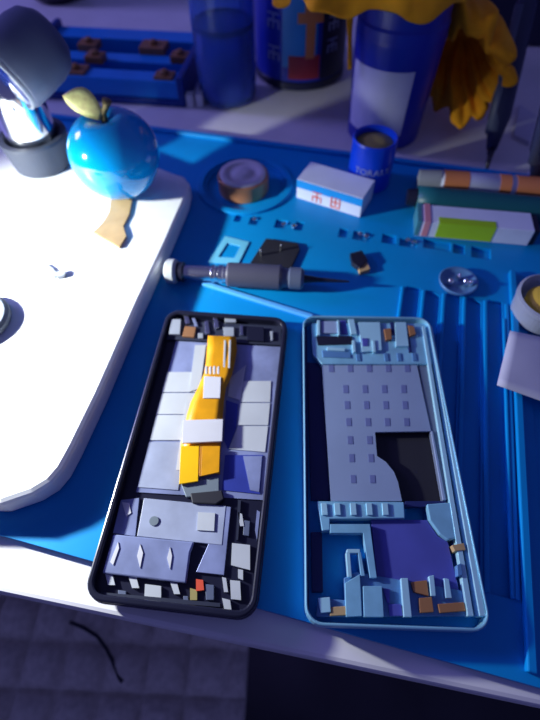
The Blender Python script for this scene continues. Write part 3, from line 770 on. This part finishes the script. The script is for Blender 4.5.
# grey bay with grid of recess marks, the wedge kept open
zb = ZT-.0026
bayp = [(322, 365), (417, 365), (424, 399), (431, 431), (375, 432), (377, 456), (386, 462), (394, 472), (398, 482), (402, 501), (331, 501)]
b = B(); pp(b, bayp, zb-.0012, zb); bay2 = link('battery_tray', b, 'bay_grey', root, label='grey-lilac tray stamped with small dark squares')
b = B()
for r_ in range(7):
    y = 368+r_*0; yy = (368, 389, 405, 422, 440, 458, 479)[r_]
    for c in range(5):
        x = 332+c*19+r_*1.6+(0 if r_ else -1); lim = {4: 2, 5: 2, 6: 2}
        if r_ in lim and c >= lim[r_]+(1 if r_ == 6 and 0 else 0): continue
        if r_ > 0:
            x = 344+c*19.3+r_*1.5
            if c == 4: continue
        pp(b, [(x-2.5, yy-4), (x+2.5, yy-4), (x+3, yy+4), (x-2, yy+4)], zb-.0002, zb+.00015)
link('stamped_squares', b, 'bay_dot', bay2)
part2('wedge_floor', [(373, 430), (432, 430), (445, 503), (400, 503), (394, 475), (373, 458)], Z0+.0014, 'graphite', z0=Z0, lab='black floor of the wedge opening')
part2('tray_edge', [(431, 431), (433, 431), (446, 500), (443, 500)], zb+.0004, 'bay_grey')
# lower section
md = part2('cross_bar', [(317, 501), (404, 502), (405, 518), (330, 519), (330, 530), (322, 531)], ZT-.0012, 'lightblue', bev=.0004)
for x in (321, 334, 350, 366, 382): part2('cross_bar_tab', [(x, 503), (x+6, 503), (x+7, 515), (x+1, 515)], ZT-.0004, 'lightblue_pale', md, z0=ZT-.0014)
part2('cross_bar_gap', [(405, 501), (446, 501), (447, 506), (405, 507)], ZT-.0030, 'hole_navy')
part2('corner_block', [(427, 504), (452, 502), (461, 537), (448, 540), (440, 534), (430, 520)], ZT-.0010, 'lightblue', bev=.0005)
part2('violet_film', [(371, 519), (427, 520), (438, 536), (448, 542), (459, 590), (390, 590), (377, 580)], ZT-.0034, 'violet_sheet', lab='violet film')
part2('l_bracket', [(330, 524), (370, 524), (377, 578), (370, 578), (363, 533), (330, 533)], ZT-.0012, 'lightblue')
part2('small_frame_post', [(346, 552), (350, 552), (352, 577), (348, 577)], ZT-.0012, 'lightblue_pale')
part2('small_frame_post', [(358, 552), (361, 552), (365, 576), (361, 576)], ZT-.0012, 'lightblue')
part2('small_frame_bar', [(347, 549), (360, 549), (360, 553), (347, 553)], ZT-.0012, 'lightblue_pale')
part2('left_dark_strip', [(311, 532), (322, 532), (323, 592), (312, 592)], Z0+.002, 'hole_navy', z0=Z0)
dk = part2('bottom_deck', [(318, 598), (345, 600), (344, 578), (356, 572), (470, 592), (478, 616), (316, 617)], ZT-.0030, 'lightblue_dark', bev=.0003)
def d2(name, px, m, h=.0012, lab=None): return part2(name, px, ZT-.0030+h, m, dk, z0=ZT-.0032, lab=lab)
d2('plate_piece', [(345, 583), (360, 574), (362, 616), (346, 617)], 'lightblue', .0018)
d2('plate_piece', [(363, 586), (382, 586), (384, 617), (364, 617)], 'lightblue', .0022)
d2('plate_piece', [(383, 588), (390, 589), (390, 603), (387, 603)], 'violet_sheet', .0012)
d2('upright_rib', [(401, 578), (408, 578), (412, 617), (404, 617)], 'lightblue_pale', .0024)
d2('upright_rib', [(429, 576), (434, 575), (436, 596), (431, 596)], 'lightblue_pale', .0024)
d2('upright_rib', [(444, 578), (449, 579), (452, 598), (446, 598)], 'lightblue_pale', .0020)
d2('dark_gap', [(388, 604), (401, 604), (403, 616), (390, 616)], 'violet_sheet', .0010)
d2('copper_contact', [(411, 582), (427, 580), (429, 596), (414, 592)], 'brown', .0016, 'copper brown contact')
d2('copper_contact', [(419, 598), (432, 597), (434, 612), (420, 613)], 'brown', .0014)
d2('copper_contact', [(438, 604), (464, 602), (466, 611), (440, 613)], 'brown', .0014)
d2('brass_contact', [(331, 607), (348, 606), (347, 615), (330, 616)], 'kraft', .0014)
d2('corner_tab', [(318, 598), (330, 597), (331, 612), (321, 613)], 'lightblue_pale', .0018)
part2('button_flex', [(452, 545), (464, 543), (466, 550), (455, 551)], ZT-.0002, 'kraft')
part2('flank_recess', [(457, 565), (461, 563), (463, 575), (458, 576)], ZT+.0002, 'lightblue_dark')

# ================================================================ LIGHT, CAMERA
sc_ = bpy.context.scene
w = bpy.data.worlds.new('w'); sc_.world = w; w.use_nodes = True
bg = w.node_tree.nodes['Background']; bg.inputs['Color'].default_value = (.30, .32, 1.0, 1); bg.inputs['Strength'].default_value = .19
def light(name, kind, loc, target, power, colr, **kw):
    ld = bpy.data.lights.new(name, kind); ld.energy = power; ld.color = colr
    for k, v in kw.items(): setattr(ld, k, v)
    o = bpy.data.objects.new(name, ld); col.objects.link(o); o.location = loc
    o.rotation_euler = (Vector(target)-Vector(loc)).to_track_quat('-Z', 'Y').to_euler(); return o
dl = light('desk_lamp_bulb', 'SPOT', (-.32, .178, .118), (-.19, .155, 0), 16, (.92, .97, .96), spot_size=math.radians(77), spot_blend=1, shadow_soft_size=.009)
dl.scale = (2.2, 1, 1)
light('blue_strip_light', 'AREA', (-1.25, .75, .62), (.05, .2, 0), 8, (.34, .30, 1.0), size=.3)

cam = bpy.data.cameras.new('camera'); co = bpy.data.objects.new('camera', cam); col.objects.link(co)
cam.sensor_fit = 'VERTICAL'; cam.sensor_height = 36; cam.lens = F/720*36; cam.clip_start = .01
co.matrix_world = Matrix((( rt.x, up.x, -fw.x, CAM.x), (rt.y, up.y, -fw.y, CAM.y), (rt.z, up.z, -fw.z, CAM.z), (0, 0, 0, 1)))
cam.dof.use_dof = True; cam.dof.focus_distance = .21; cam.dof.aperture_fstop = 7
sc_.camera = co
sc_.view_settings.view_transform = 'Standard'; sc_.view_settings.look = 'None'; sc_.view_settings.gamma = 1
sc_.view_settings.exposure = 0; sc_.view_settings.use_curve_mapping = False
